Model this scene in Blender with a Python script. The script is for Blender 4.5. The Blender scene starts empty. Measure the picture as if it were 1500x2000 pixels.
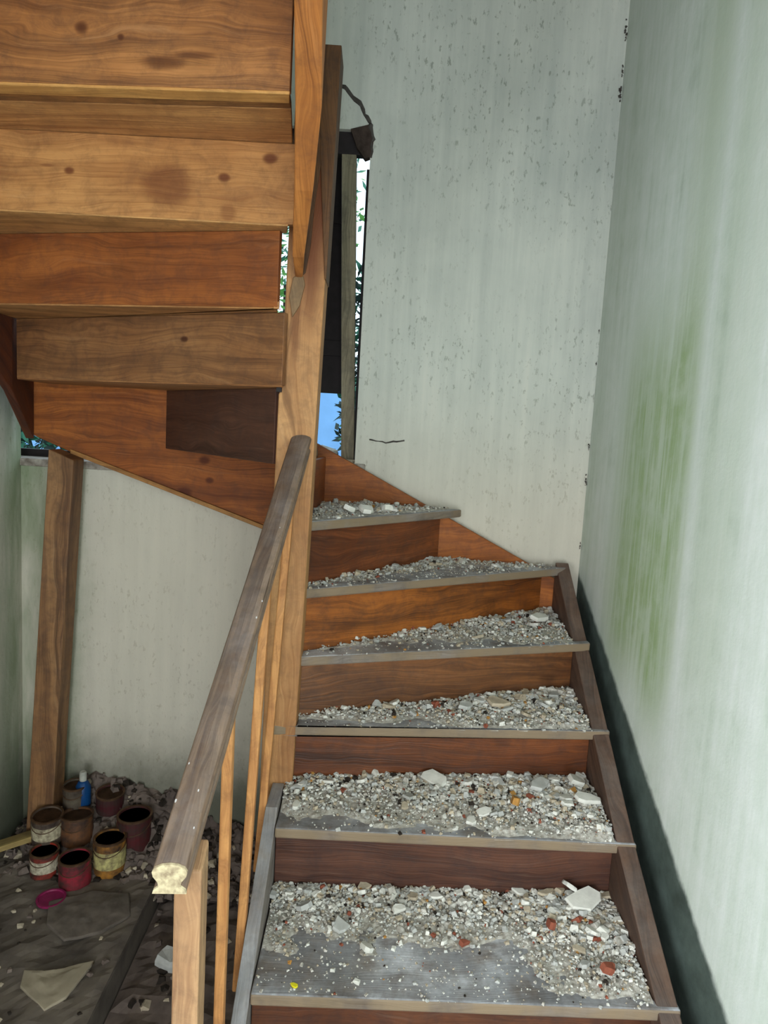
import bpy, bmesh, math, random
from mathutils import Vector, Matrix
import numpy as np
random.seed(7)
S = bpy.context.scene
COL = S.collection
# ------------------------------------------------------------ camera
YAW, PIT, ROLL = 0.0169, -0.1182, 0.0559
CAM = Vector((0.2068, -1.3571, 1.2209))
def cam_axes():
    cy, sy = math.cos(YAW), math.sin(YAW)
    fw = Vector((sy*math.cos(PIT), cy*math.cos(PIT), math.sin(PIT)))
    r = Vector((cy, -sy, 0)); u = r.cross(fw)
    c, s = math.cos(ROLL), math.sin(ROLL)
    return c*r+s*u, -s*r+c*u, fw
r_, u_, f_ = cam_axes()
cd = bpy.data.cameras.new('camera'); cam = bpy.data.objects.new('camera', cd); COL.objects.link(cam)
cam.matrix_world = Matrix(((r_.x, u_.x, -f_.x, CAM.x), (r_.y, u_.y, -f_.y, CAM.y), (r_.z, u_.z, -f_.z, CAM.z), (0, 0, 0, 1)))
cd.sensor_fit = 'VERTICAL'; cd.sensor_height = 24; cd.lens = 1346.44/2000*24; cd.clip_start = .02
S.camera = cam
# ------------------------------------------------------------ light, exposure
S.view_settings.view_transform = 'Standard'; S.view_settings.look = 'None'
S.view_settings.exposure = 0.0; S.view_settings.gamma = 1
w = bpy.data.worlds.new('sky'); S.world = w; w.use_nodes = True
bg = w.node_tree.nodes['Background']; bg.inputs[0].default_value = (.72, .88, 1, 1); bg.inputs[1].default_value = 2.2
def area(name, loc, rot, sx, sy, power, col):
    l = bpy.data.lights.new(name, 'AREA'); l.shape = 'RECTANGLE'; l.size = sx; l.size_y = sy; l.energy = power; l.color = col
    o = bpy.data.objects.new(name, l); COL.objects.link(o); o.location = loc; o.rotation_euler = rot; return o
area('window_daylight', (-1.22, -2.3, 1.05), (math.radians(66), 0, math.radians(-90)), 1.4, 1.6, 162, (.90, .97, 1))
area('doorway_daylight', (.25, -3.78, .8), (math.radians(78), 0, 0), .9, 2.0, 66, (.96, .98, 1))
# ------------------------------------------------------------ helpers
def tag(o, label=None, cat=None, group=None, kind=None):
    if label: o['label'] = label
    if cat: o['category'] = cat
    if group: o['group'] = group
    if kind: o['kind'] = kind
    return o
def empty(name, loc, label, cat, group=None):
    o = bpy.data.objects.new(name, None); COL.objects.link(o); o.location = loc; o.empty_display_size = .1
    return tag(o, label, cat, group)
class MB:
    def __init__(s): s.v = []; s.f = []; s.m = []
    def add(s, vs, fs, mi=0):
        b = len(s.v); s.v += [Vector(v) for v in vs]; s.f += [tuple(i+b for i in f) for f in fs]; s.m += [mi]*len(fs); return s
    def hexa(s, p, mi=0):   # p: 4 bottom (ccw seen from above), 4 top
        return s.add(p, [(3,2,1,0), (4,5,6,7), (0,1,5,4), (1,2,6,5), (2,3,7,6), (3,0,4,7)], mi)
    def box(s, x0, x1, y0, y1, z0, z1, mi=0):
        return s.hexa([(x0,y0,z0),(x1,y0,z0),(x1,y1,z0),(x0,y1,z0),(x0,y0,z1),(x1,y0,z1),(x1,y1,z1),(x0,y1,z1)], mi)
    def prism(s, poly, z0, z1, mi=0):    # poly ccw in xy
        n = len(poly); vs = [(p[0],p[1],z0) for p in poly]+[(p[0],p[1],z1) for p in poly]
        fs = [tuple(range(n-1,-1,-1)), tuple(range(n,2*n))]+[(i,(i+1)%n,(i+1)%n+n,i+n) for i in range(n)]
        return s.add(vs, fs, mi)
    def extr(s, pts, d, mi=0):           # planar polygon pts extruded by vector d
        n = len(pts); d = Vector(d); vs = [Vector(p) for p in pts]; vs += [v+d for v in vs]
        return s.add(vs, [tuple(range(n-1,-1,-1)), tuple(range(n,2*n))]+[(i,(i+1)%n,(i+1)%n+n,i+n) for i in range(n)], mi)
    def vplank(s, a, b, z0, z1, t, mi=0):  # vertical board between plan points a,b, thickness t to the left of a->b
        a = Vector((a[0],a[1],0)); b = Vector((b[0],b[1],0)); d = (b-a).normalized(); n = Vector((-d.y,d.x,0))*t
        q = [a,b,b+n,a+n]
        z0 = z0 if isinstance(z0, tuple) else (z0,z0); z1 = z1 if isinstance(z1, tuple) else (z1,z1)
        return s.hexa([(q[0].x,q[0].y,z0[0]),(q[1].x,q[1].y,z0[1]),(q[2].x,q[2].y,z0[1]),(q[3].x,q[3].y,z0[0]),
                       (q[0].x,q[0].y,z1[0]),(q[1].x,q[1].y,z1[1]),(q[2].x,q[2].y,z1[1]),(q[3].x,q[3].y,z1[0])], mi)
    def loft(s, rings, mi=0, cap=True):
        n = len(rings[0]); b = len(s.v)
        for r in rings: s.v += [Vector(p) for p in r]
        for k in range(len(rings)-1):
            for i in range(n):
                j = (i+1) % n; s.f.append((b+k*n+i, b+k*n+j, b+(k+1)*n+j, b+(k+1)*n+i)); s.m.append(mi)
        if cap:
            s.f.append(tuple(b+i for i in range(n-1,-1,-1))); s.f.append(tuple(b+(len(rings)-1)*n+i for i in range(n))); s.m += [mi,mi]
        return s
    def tube(s, pts, r, n=10, mi=0, cap=True):
        pts = [Vector(p) for p in pts]; rr = r if isinstance(r, (list,tuple)) else [r]*len(pts); rings = []
        for i, p in enumerate(pts):
            d = (pts[min(i+1,len(pts)-1)]-pts[max(i-1,0)]).normalized()
            a = d.cross(Vector((0,0,1))) if abs(d.z) < .95 else d.cross(Vector((0,1,0)))
            a.normalize(); b = d.cross(a)
            rings.append([p+rr[i]*(math.cos(t)*a+math.sin(t)*b) for t in [2*math.pi*k/n for k in range(n)]])
        return s.loft(rings, mi, cap)
    def lathe(s, prof, c, n=24, mi=0):
        return s.loft([[(c[0]+r*math.cos(2*math.pi*k/n), c[1]+r*math.sin(2*math.pi*k/n), c[2]+z) for k in range(n)] for r, z in prof], mi, True)
    def build(s, name, mats, parent=None, grain=None, bevel=0, smooth=False, base=False, sub=0):
        c = Vector((0,0,0))
        for v in s.v: c += v
        c /= len(s.v)
        if base: c.z = min(v.z for v in s.v)
        me = bpy.data.meshes.new(name)
        me.from_pydata([tuple(v-c) for v in s.v], [], s.f)
        bm = bmesh.new(); bm.from_mesh(me); bmesh.ops.recalc_face_normals(bm, faces=bm.faces)
        if grain is not None:
            g = Vector(grain).normalized(); uv = bm.loops.layers.uv.new('UVMap')
            for f in bm.faces:
                n = f.normal; x = n.cross(g)
                if x.length < .5: x = Vector((1,0,0)) if abs(n.x) < .7 else Vector((0,1,0)); gg = n.cross(x)
                else: gg = g; x.normalize()
                # keep the cross direction upward / outward so marks sit where they should
                if max(x, key=abs) < 0: x = -x
                for l in f.loops:
                    p = l.vert.co+c; l[uv].uv = (p.dot(gg), p.dot(x))
        bm.to_mesh(me); bm.free()
        mats = mats if isinstance(mats, (list,tuple)) else [mats]
        for m in mats: me.materials.append(m)
        if len(mats) > 1: me.polygons.foreach_set('material_index', s.m)
        if smooth: me.polygons.foreach_set('use_smooth', [True]*len(me.polygons))
        o = bpy.data.objects.new(name, me); COL.objects.link(o)
        if parent: o.parent = parent; pl = parent_world(parent); o.location = c-pl
        else: o.location = c
        if bevel: b = o.modifiers.new('bevel','BEVEL'); b.width = bevel; b.segments = 2; b.limit_method = 'ANGLE'; b.angle_limit = .6
        if sub: b = o.modifiers.new('sub','SUBSURF'); b.subdivision_type = 'SIMPLE'; b.levels = sub; b.render_levels = sub
        return o
def parent_world(p):
    l = Vector((0,0,0))
    while p: l += p.location; p = p.parent
    return l
def struct(name, mb, m, **k):
    o = mb.build(name, m, **k)
    if not k.get('parent'): o['kind'] = 'structure'
    return o
# ------------------------------------------------------------ materials
def lin(c):
    return tuple(((x/255)/12.92 if x/255 <= .04045 else ((x/255+.055)/1.055)**2.4) for x in c)+(1,)
class NT:
    def __init__(s, name):
        s.mat = bpy.data.materials.new(name); s.mat.use_nodes = True; s.t = s.mat.node_tree; s.b = s.t.nodes['Principled BSDF']
        s.b.inputs['Specular IOR Level'].default_value = .3
    def n(s, typ, **k):
        o = s.t.nodes.new(typ)
        for a, v in k.items(): setattr(o, a, v)
        return o
    def l(s, a, b): s.t.links.new(a, b)
    def val(s, inp, v):
        if hasattr(v, 'is_linked') or isinstance(v, bpy.types.NodeSocket): s.l(v, inp)
        else: inp.default_value = v
    def math(s, op, a, b=0, c=None, clamp=False):
        m = s.n('ShaderNodeMath', operation=op, use_clamp=clamp); s.val(m.inputs[0], a); s.val(m.inputs[1], b)
        if c is not None: s.val(m.inputs[2], c)
        return m.outputs[0]
    def ramp(s, x, stops):
        r = s.n('ShaderNodeValToRGB'); s.l(x, r.inputs[0]); e = r.color_ramp.elements
        while len(e) < len(stops): e.new(.5)
        for el, (p, c) in zip(e, stops): el.position = p; el.color = c if len(c) == 4 else (*c, 1)
        return r.outputs[0]
    def mix(s, f, a, b, mode='MIX'):
        m = s.n('ShaderNodeMix', data_type='RGBA', blend_type=mode); s.val(m.inputs[0], f); s.val(m.inputs[6], a); s.val(m.inputs[7], b); return m.outputs[2]
    def noise(s, vec, scale, detail=4, rough=.55, w=0, dist=0):
        n = s.n('ShaderNodeTexNoise', noise_dimensions='4D'); s.l(vec, n.inputs['Vector']); n.inputs['W'].default_value = w
        n.inputs['Scale'].default_value = scale; n.inputs['Detail'].default_value = detail; n.inputs['Roughness'].default_value = rough; n.inputs['Distortion'].default_value = dist
        return n.outputs['Fac']
    def mapv(s, vec, sc, loc=(0,0,0)):
        m = s.n('ShaderNodeMapping'); s.l(vec, m.inputs[0]); m.inputs['Scale'].default_value = sc; m.inputs['Location'].default_value = loc; return m.outputs[0]
    def step(s, x, a, b):
        m = s.n('ShaderNodeMapRange', interpolation_type='SMOOTHSTEP'); s.val(m.inputs[0], x); m.inputs[1].default_value = a; m.inputs[2].default_value = b; return m.outputs[0]
    def bump(s, h, st, d=.01):
        b = s.n('ShaderNodeBump'); b.inputs['Strength'].default_value = st; b.inputs['Distance'].default_value = d; s.l(h, b.inputs['Height']); s.l(b.outputs[0], s.b.inputs['Normal'])
    def out(s, col, rough=.7):
        s.val(s.b.inputs['Base Color'], col); s.val(s.b.inputs['Roughness'], rough); return s.mat
seedc = [0]
def wood(name, light, dark, spots=(), dust=0., dustcol=(150,145,140), stain=.35, rough=.6, knots=.5, fine=70, ring=9, edge=None):
    """spots: (u, v, ru, rv, strength) in metres along / across the grain"""
    seedc[0] += 3.7; sd = seedc[0]
    t = NT(name); tc = t.n('ShaderNodeTexCoord'); uv = tc.outputs['UV']
    L, D = lin(light), lin(dark)
    warp = t.noise(t.mapv(uv, (1.2, 4, 1)), 1.6, 3, .5, sd)
    sep = t.n('ShaderNodeSeparateXYZ'); t.l(uv, sep.inputs[0])
    v2 = t.math('ADD', sep.outputs[1], t.math('MULTIPLY', warp, .16))
    comb = t.n('ShaderNodeCombineXYZ'); t.l(sep.outputs[0], comb.inputs[0]); t.l(v2, comb.inputs[1])
    cv = comb.outputs[0]
    g1 = t.noise(t.mapv(cv, (1.1, ring*2.2, 1)), 1, 5, .6, sd+1)          # broad figure
    g2 = t.noise(t.mapv(cv, (4, fine*3.2, 1)), 1, 3, .6, sd+2)        # fine grain
    f = t.math('ADD', t.math('MULTIPLY', g1, .66), t.math('MULTIPLY', g2, .34))
    col = t.ramp(f, [(.36, D), (.48, tuple((a*.45+b*.55) for a, b in zip(D, L))), (.56, L), (.70, tuple(min(1,x*1.22) for x in L[:3])+(1,))])
    g3 = t.step(t.noise(t.mapv(cv, (.9, ring*5, 1)), 1, 6, .7, sd+12), .54, .70)
    col = t.mix(t.math('MULTIPLY', g3, .75), col, tuple(x*.55 for x in D[:3])+(1,))
    hue = t.noise(t.mapv(uv, (1.5, 2.5, 1)), 1.5, 4, .6, sd+15)
    col = t.mix(t.step(hue, .35, .7), col, t.mix(1, col, (.80, .72, .66, 1), 'MULTIPLY'))
    gr = t.noise(tc.outputs['Object'], 22, 8, .72, sd+20, .4)
    col = t.mix(t.math('MULTIPLY', t.step(gr, .42, .66), .42), col, (D[0]*.5+.012, D[1]*.5+.012, D[2]*.5+.014, 1))
    gl = t.noise(t.mapv(cv, (2.2, ring*6, 1)), 1, 6, .75, sd+23)
    col = t.mix(t.math('MULTIPLY', t.step(gl, .55, .72), .45), col, (L[0]*.95+.06, L[1]*.95+.06, L[2]*.9+.05, 1))
    # dark blotches / water stains
    st = t.step(t.noise(t.mapv(uv, (1.6, 5, 1)), 2.2, 5, .6, sd+5), .52, .72)
    col = t.mix(t.math('MULTIPLY', st, stain), col, tuple(x*.32 for x in D[:3])+(1,))
    # knots
    if knots:
        vo = t.n('ShaderNodeTexVoronoi'); t.l(t.mapv(uv, (3.1, 7.3, 1), (sd, sd*.37, 0)), vo.inputs['Vector']); vo.inputs['Scale'].default_value = 1; vo.inputs['Randomness'].default_value = 1
        k = t.math('SUBTRACT', 1, t.step(vo.outputs['Distance'], .05, .14))
        col = t.mix(t.math('MULTIPLY', k, knots), col, tuple(x*.3 for x in D[:3])+(1,))
    for (u, v, ru, rv, s_) in spots:
        du = t.math('DIVIDE', t.math('SUBTRACT', sep.outputs[0], u), ru); dv = t.math('DIVIDE', t.math('SUBTRACT', sep.outputs[1], v), rv)
        r2 = t.math('ADD', t.math('MULTIPLY', du, du), t.math('MULTIPLY', dv, dv))
        r2 = t.math('ADD', r2, t.math('MULTIPLY', t.math('SUBTRACT', warp, .5), 1.2))
        m = t.math('SUBTRACT', 1, t.step(r2, .1, 1.5))
        col = t.mix(t.math('MULTIPLY', m, s_), col, (D[0]*.45, D[1]*.30, D[2]*.28, 1))
    if dust:
        ge = t.n('ShaderNodeNewGeometry'); sn = t.n('ShaderNodeSeparateXYZ'); t.l(ge.outputs['Normal'], sn.inputs[0])
        up = t.step(sn.outputs[2], .55, .9)
        nn = t.noise(tc.outputs['Object'], 14, 6, .65, sd+8)
        dd = t.math('MULTIPLY', up, t.math('MULTIPLY', t.step(nn, .25, .62), dust))
        n3 = t.noise(tc.outputs['Object'], 5, 7, .7, sd+9)
        col = t.mix(dd, col, t.ramp(n3, [(.35, tuple(x*.5 for x in lin(dustcol)[:3])), (.5, lin(dustcol)), (.62, tuple(min(1, x*1.9) for x in lin(dustcol)[:3]))]))
    if edge:
        ge2 = t.n('ShaderNodeNewGeometry'); s2 = t.n('ShaderNodeSeparateXYZ'); t.l(ge2.outputs['Normal'], s2.inputs[0])
        fr = t.math('SUBTRACT', 1, t.step(t.math('ABSOLUTE', s2.outputs[2]), .3, .9))
        col = t.mix(t.math('MULTIPLY', fr, t.step(t.noise(tc.outputs['Object'], 7, 4, .6, sd+3), .3, .6)), col, lin(edge))
    t.bump(t.math('ADD', g2, t.math('MULTIPLY', g1, .6)), .35, .004)
    return t.out(col, rough)
def plain(name, c, rough=.8, var=.25, sc=40, metal=0, c2=None):
    t = NT(name); tc = t.n('ShaderNodeTexCoord'); o = tc.outputs['Object']; n = t.noise(o, sc, 5, .6, len(name))
    C = lin(c); C2 = lin(c2) if c2 else tuple(x*(1-var) for x in C[:3])+(1,)
    t.b.inputs['Metallic'].default_value = metal; t.bump(n, .3, .004)
    return t.out(t.ramp(n, [(.35, C2), (.62, C)]), rough)
def plaster(name, kind):
    t = NT(name); ge = t.n('ShaderNodeNewGeometry'); P = ge.outputs['Position']; sp = t.n('ShaderNodeSeparateXYZ'); t.l(P, sp.inputs[0])
    X, Y, Z = sp.outputs
    big = t.noise(P, 1.7, 5, .6, 1); mid = t.noise(P, 9, 6, .65, 2)
    if kind == 'right':
        streak = t.noise(t.mapv(P, (9, 9, .55)), 1, 6, .62, 3)
        fine = t.noise(t.mapv(P, (46, 46, 3)), 1, 4, .6, 4)
        base = t.ramp(t.math('ADD', t.math('MULTIPLY', t.math('ADD', t.math('MULTIPLY', streak, .55), t.math('MULTIPLY', mid, .45)), .75), t.math('MULTIPLY', fine, .25)), [(.3, lin((176,192,174))), (.46, lin((212,222,212))), (.66, lin((234,239,236)))])
        # algae streaks: strongest in a tall band, fading at its ends
        def band(y0, sg, z0, z1, k):
            dy = t.math('DIVIDE', t.math('SUBTRACT', t.math('ADD', Y, t.math('MULTIPLY', t.math('SUBTRACT', streak, .5), .12)), y0), sg)
            g = t.math('SUBTRACT', 1, t.step(t.math('MULTIPLY', dy, dy), .0, 1.25))
            za = t.step(Z, z0-.12, z0+.18); zb = t.math('SUBTRACT', 1, t.step(Z, z1-.35, z1+.2))
            return t.math('MULTIPLY', t.math('MULTIPLY', g, za), t.math('MULTIPLY', zb, k))
        a = t.math('ADD', band(.62, .28, .52, 1.6, 1.0), band(.44, .10, .42, 2.6, .4), clamp=True)
        a = t.math('ADD', a, band(.2, .12, .6, 2.9, .22), clamp=True)
        a = t.math('MULTIPLY', a, t.math('ADD', .55, t.math('MULTIPLY', t.step(mid, .25, .6), .45)))
        a = t.math('MULTIPLY', a, t.math('ADD', .5, t.math('MULTIPLY', t.step(fine, .3, .6), .5)))
        col = t.mix(t.math('MULTIPLY', a, .85), base, lin((140,166,104)))
        hz = t.math('SUBTRACT', 1, t.step(t.noise(P, 3, 4, .6, 11), .35, .62))
        # greener, dirtier far end by the corner
        far = t.step(Y, .55, 1.25)
        col = t.mix(t.math('MULTIPLY', far, .28), col, lin((130,140,120)))
        # dark grey-green band behind the stringer, following the slope of the stairs
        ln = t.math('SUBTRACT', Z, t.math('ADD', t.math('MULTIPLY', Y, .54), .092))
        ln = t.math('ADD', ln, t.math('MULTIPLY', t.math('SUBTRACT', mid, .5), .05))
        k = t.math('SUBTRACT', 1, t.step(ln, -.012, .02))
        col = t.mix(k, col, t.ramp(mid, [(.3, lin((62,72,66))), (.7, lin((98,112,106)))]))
        bmp = t.math('ADD', t.math('MULTIPLY', streak, .6), mid)
    else:
        spk = t.noise(t.mapv(P, (75, 75, 38)), 1, 4, .65, 5)
        drip = t.noise(t.mapv(P, (30, 30, 1.6)), 1, 5, .6, 12)
        base = t.ramp(t.math('ADD', t.math('MULTIPLY', big, .6), t.math('MULTIPLY', drip, .4)), [(.35, lin((178,184,178))), (.55, lin((202,206,198))), (.7, lin((216,216,206)))])
        where = t.step(t.noise(P, 2.3, 3, .5, 6), .30, .6)
        s = t.math('MULTIPLY', t.step(spk, .565, .66), t.math('MULTIPLY', where, .55))
        col = t.mix(s, base, lin((104,110,96)))
        low = t.math('SUBTRACT', 1, t.step(Z, .8, 1.5))
        col = t.mix(t.math('MULTIPLY', low, .5), col, lin((214,198,178)))
        if kind in ('back', 'left'):
            # green damp towards the left-hand corner and dirt at the foot of the wall
            if kind == 'back': near = t.math('SUBTRACT', 1, t.step(t.math('ADD', X, t.math('MULTIPLY', mid, .16)), -.92, -.70))
            else: near = t.step(Y, .9, 1.15)
            n2 = t.step(t.noise(t.mapv(P, (6, 6, 1.2)), 1, 5, .6, 9), .3, .6)
            col = t.mix(t.math('MULTIPLY', t.math('MULTIPLY', near, n2), .8), col, lin((100,122,84)))
            ft = t.math('SUBTRACT', 1, t.step(t.math('ADD', Z, t.math('MULTIPLY', t.math('SUBTRACT', mid, .5), .25)), -.3, .12))
            col = t.mix(t.math('MULTIPLY', ft, .9), col, lin((84,86,72)))
        bmp = t.math('ADD', mid, t.math('MULTIPLY', spk, .5))
    t.bump(bmp, .25, .01)
    return t.out(col, .9)
M = {}
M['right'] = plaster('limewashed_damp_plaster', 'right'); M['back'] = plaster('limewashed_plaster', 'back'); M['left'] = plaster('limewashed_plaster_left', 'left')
M['room'] = plaster('room_plaster', 'room')
M['dirt'] = plain('dry_dirt', (122,108,100), .95, .5, 9, c2=(82,72,68))
M['concrete'] = plain('dusty_concrete', (120,110,100), .95, .35, 6, c2=(78,70,66))
M['ceil'] = plain('ceiling_plaster', (190,190,184), .9)
M['brickdark'] = plain('broken_masonry', (70,58,52), .95, .6, 30)
M['crack'] = plain('crack_edge', (84,80,76), .95, .4, 60)
M['pw'] = plain('white_plaster', (222,220,212), .9, .15, 50)
M['pg'] = plain('grey_plaster', (190,190,186), .95, .2, 50)
M['pb'] = plain('beige_mortar', (190,176,154), .95, .25, 50)
M['brick'] = plain('brick_red', (150,84,64), .9, .3, 50)
M['ochre'] = plain('ochre_brick', (184,134,70), .9, .3, 50)
M['grit'] = plain('dusty_grit', (204,200,192), .95, .5, 90, c2=(150,142,132))
M['darkbit'] = plain('dark_dirt', (52,44,38), .95, .4, 60)
M['post'] = wood('leaning_frame_wood', (140,134,112), (84,80,62), stain=.3, knots=.2)
M['black'] = plain('dark_stained_wood', (38,32,34), .6, .4, 20)
# ------------------------------------------------------------ setting
YB = 1.179; XR = .992; XL = -1.085; ZF = -.48; ZP = -.38; ZT = 4.0; YF = -3.7
WX0, WX1, WZ0, WZ1 = -1.25, .132, 1.025, 2.25
def grid_wall(name, mat, rects, y0, y1):
    m = MB()
    for (x0, x1, z0, z1) in rects: m.box(x0, x1, y0, y1, z0, z1)
    return struct(name, m, mat)
grid_wall('wall_back', M['back'], [(XL-.2, XR+.2, ZF-.1, WZ0), (XL-.2, WX0, WZ0, WZ1), (WX1, XR+.2, WZ0, WZ1), (XL-.2, XR+.2, WZ1, ZT)], YB, YB+.24)
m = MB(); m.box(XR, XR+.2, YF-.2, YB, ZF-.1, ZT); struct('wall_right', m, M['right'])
m = MB(); m.box(XL-.2, XL, YF-.2, -3.05, ZF-.1, ZT); m.box(XL-.2, XL, -1.55, YB, ZF-.1, ZT); m.box(XL-.2, XL, -3.05, -1.55, ZF-.1, .1); m.box(XL-.2, XL, -3.05, -1.55, 1.9, ZT); struct('wall_left', m, M['left'])
m = MB(); m.box(XL, -.62, -1.45, -1.35, ZF, 2.5); struct('wall_light_blocker', m, M['room'])  # unseen stub wall, added to keep daylight off the lower left
DX0, DX1, DZ1 = -.2, .7, 1.75
m = MB(); m.box(XL, DX0, YF-.2, YF, ZF, ZT); m.box(DX1, XR, YF-.2, YF, ZF, ZT); m.box(DX0, DX1, YF-.2, YF, DZ1, ZT); struct('wall_front', m, M['room'])
m = MB(); m.box(XL, XR, YF, -1.3, 2.5, 2.66); m.box(XL-.2, XR+.2, YF-.2, YB+.38, ZT, ZT+.1); struct('ceiling', m, M['ceil'])
# floor: lower floor, plus the raised slab on the left
def terrain(x0, x1, y0, y1, z, amp, n, seed):
    vs = []; fs = []; nx = int((x1-x0)*n)+1; ny = int((y1-y0)*n)+1
    from mathutils import noise
    for j in range(ny+1):
        for i in range(nx+1):
            x = x0+(x1-x0)*i/nx; y = y0+(y1-y0)*j/ny
            h = noise.fractal(Vector((x*7, y*7, seed)), .6, 2.1, 5)*amp
            if i in (0, nx) or j in (0, ny): h = 0
            vs.append((x, y, z+h))
    for j in range(ny):
        for i in range(nx): a = j*(nx+1)+i; fs.append((a, a+1, a+nx+2, a+nx+1))
    return vs, fs
m = MB(); m.box(XL-.2, XR+.2, YF-.2, YB, ZF-.12, ZF-.02)
m.add(*terrain(-.47, -.0, -.6, 1.17, ZF, .022, 40, 3)); m.box(XL, XR, YF, -.6, ZF-.02, ZF+.0)
struct('floor', m, M['dirt'])
m = MB(); m.box(XL, -.474, -.3, YB, ZF-.02, ZP-.012); m.add(*terrain(XL, -.474, -.3, YB, ZP, .012, 45, 8))
slab = struct('floor_slab', m, M['concrete']); slab['label'] = 'raised concrete slab at lower left under dirt and paint cans'
# ------------------------------------------------------------ staircase
H = .19
stair = empty('staircase', (.45, 0, ZF), 'old wooden winder staircase with dark risers turning left around a tall newel post', 'staircase')
def part(name, mb, mat, grain, bevel=.003, label=None, parent=stair, smooth=False):
    o = mb.build(name, mat, parent, grain=grain, bevel=bevel, smooth=smooth)
    if label: o['label'] = label
    return o
WB = .888; WO = .939
# nosing lines (plan) of the lower flight: left end, right end
NOS = {-2: ((-.0,-.62),(WO,-.62)), -1: ((.0,-.31),(WO,-.31)), 0: ((.0,-.004),(WO,.0)), 1: ((.0,.309),(WO,.309)), 2: ((-.045,.497),(WO,.5695)), 3: ((.022,.535),(WO,.8145)), 4: ((.022,.558),(WO,1.115)), 5: ((.022,.585),(.50,1.127)), 6: ((-.005,.594),(.0,1.127)), 7: ((-.07,.56),(-.55,1.127)), 8: ((-.07,.47),(-.99,.90))}
def off(a, b, d):
    a = Vector(a); b = Vector(b); n = (b-a).normalized(); n = Vector((-n.y, n.x)); return tuple(a+n*d), tuple(b+n*d)
woods = {}
riserspec = {-1: ((92,58,40),(50,32,26)), 0: ((96,58,38),(52,32,26)), 1: ((96,62,48),(56,36,32)), 2: ((118,66,34),(66,38,24)), 3: ((132,86,50),(76,48,30)), 4: ((160,94,40),(78,46,26)), 5: ((140,80,44),(80,44,26)), 6: ((140,74,34),(90,46,24)), 7: ((104,70,54),(72,46,38)), 8: ((150,104,66),(98,66,44))}
treadm = wood('worn_tread_wood', (140,132,126), (84,74,70), dust=.85, dustcol=(166,168,174), stain=.5, knots=.15, ring=6, edge=(134,116,94))
nosem = wood('worn_nosing_wood', (170,150,122), (96,80,66), dust=.3, stain=.4, knots=0)
TT = .028
def tread(k, poly, label=None):
    m = MB(); m.prism(poly, k*H-TT, k*H)
    a, b = NOS[k]
    return part('tread', m, treadm, (b[0]-a[0], b[1]-a[1], 0), .005, label)
RO = .028   # riser set back behind the nosing
def tpoly(k):
    (a, b), (c, d) = NOS[k], off(*NOS[k+1], RO+.018)
    if k <= 0: return [a, b, (WO, b[1]+.03), (WB, b[1]+.03), (WB, d[1]), (.0, c[1])]
    if k == 1: return [a, b, (WO, b[1]+.03), (WB, b[1]+.03), (WB, .60), (.0, .53)] if False else [a, b, (WO, b[1]+.03), (WB, b[1]+.03), (WB, .612), (.0, .535), (-.0,.50)]
    if k == 2: return [a, b, (WO, b[1]+.03), (WB, b[1]+.026), (WB, .845), (.026, .585), (.024,.502), (-.045,.507)]
    if k == 3: return [(.024,.535), b, (WO, b[1]+.03), (WB, b[1]+.015), (WB, 1.128), (.80, 1.128), (.026, .60)]
    if k == 4: return [(.024,.558), b, (WO, 1.128), (.44, 1.128), (.024, .632)]
    if k == 5: return [(.024,.585), (.505,1.10), (.53,1.128), (-.0,1.128), (-.0,.596), (.022,.596)]
    if k == 6: return [(-.0,.600), (.0,1.128), (-.535,1.128), (-.073,.560), (-.07,.575)]
for k in range(-2, 7):
    tread(k, tpoly(k), 'dusty worn tread with plaster rubble' if k == 0 else None)
# risers: riser k rises from tread k-1 to tread k
def riser(k, a, b, z0, z1, mat, t=.018, label=None):
    m = MB(); m.vplank(a, b, z0, z1, t); return part('riser', m, mat, (b[0]-a[0], b[1]-a[1], 0), .002, label)
R = {}
for k in range(-2, 3):
    a, b = off(*NOS[k], RO); R[k] = ((0.0, a[1] if k < 2 else .530), (WB, b[1]))
    if k == 2: R[k] = ((.0, .528), (WB, .594))
R[3] = ((.024,.566), (WB, .828)); R[4] = ((.024,.585), (.842,1.128)); R[5] = ((.024,.615), (.455,1.128)); R[6] = ((-.002,.598), (.03,1.128))
for k in range(-2, 7):
    L, D = riserspec.get(k, riserspec[0])
    z0 = (k-1)*H if k > -2 else ZF
    riser(k, R[k][0], R[k][1], z0, k*H-TT, wood('riser_wood_%d' % (k+3), L, D, stain=.55, knots=.4, ring=7, rough=.45))
# right-hand stringer beside the wall: top edge runs along the nosings
strm = wood('dark_stringer_wood', (104,80,66), (60,44,38), dust=.15, stain=.4, knots=.2)
sl = H/.309
def ztop(y): return y*sl-.006 if y < .309 else .19-.006+(y-.309)*(.57/(1.10-.309))
m = MB(); pts = [(-.75, ztop(-.75)), (.309, ztop(.309)), (1.128, ztop(1.128))]; low = [(1.128, ztop(1.128)-.30), (.309, ztop(.309)-.28), (-.75, ztop(-.75)-.02)]
m.extr([(WB, y, z) for y, z in pts+low], (WO-WB-.003, 0, 0)); part('stringer', m, strm, (0, 1, sl), .003)
# left-hand stringer of the lower flight
lsm = wood('grey_weathered_stringer', (168,164,162), (120,114,112), dust=.5, dustcol=(150,155,165), stain=.3, knots=0)
m = MB(); f = lambda y: y*sl-.016
m.extr([(-.034, y, z) for y, z in [(-.75, f(-.75)), (.37, f(.37)), (.497, f(.37)), (.497, f(.497)-.29), (-.70, ZF), (-.75, ZF)]], (.032, 0, 0)); part('stringer', m, lsm, (0, 1, sl), .004)
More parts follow.
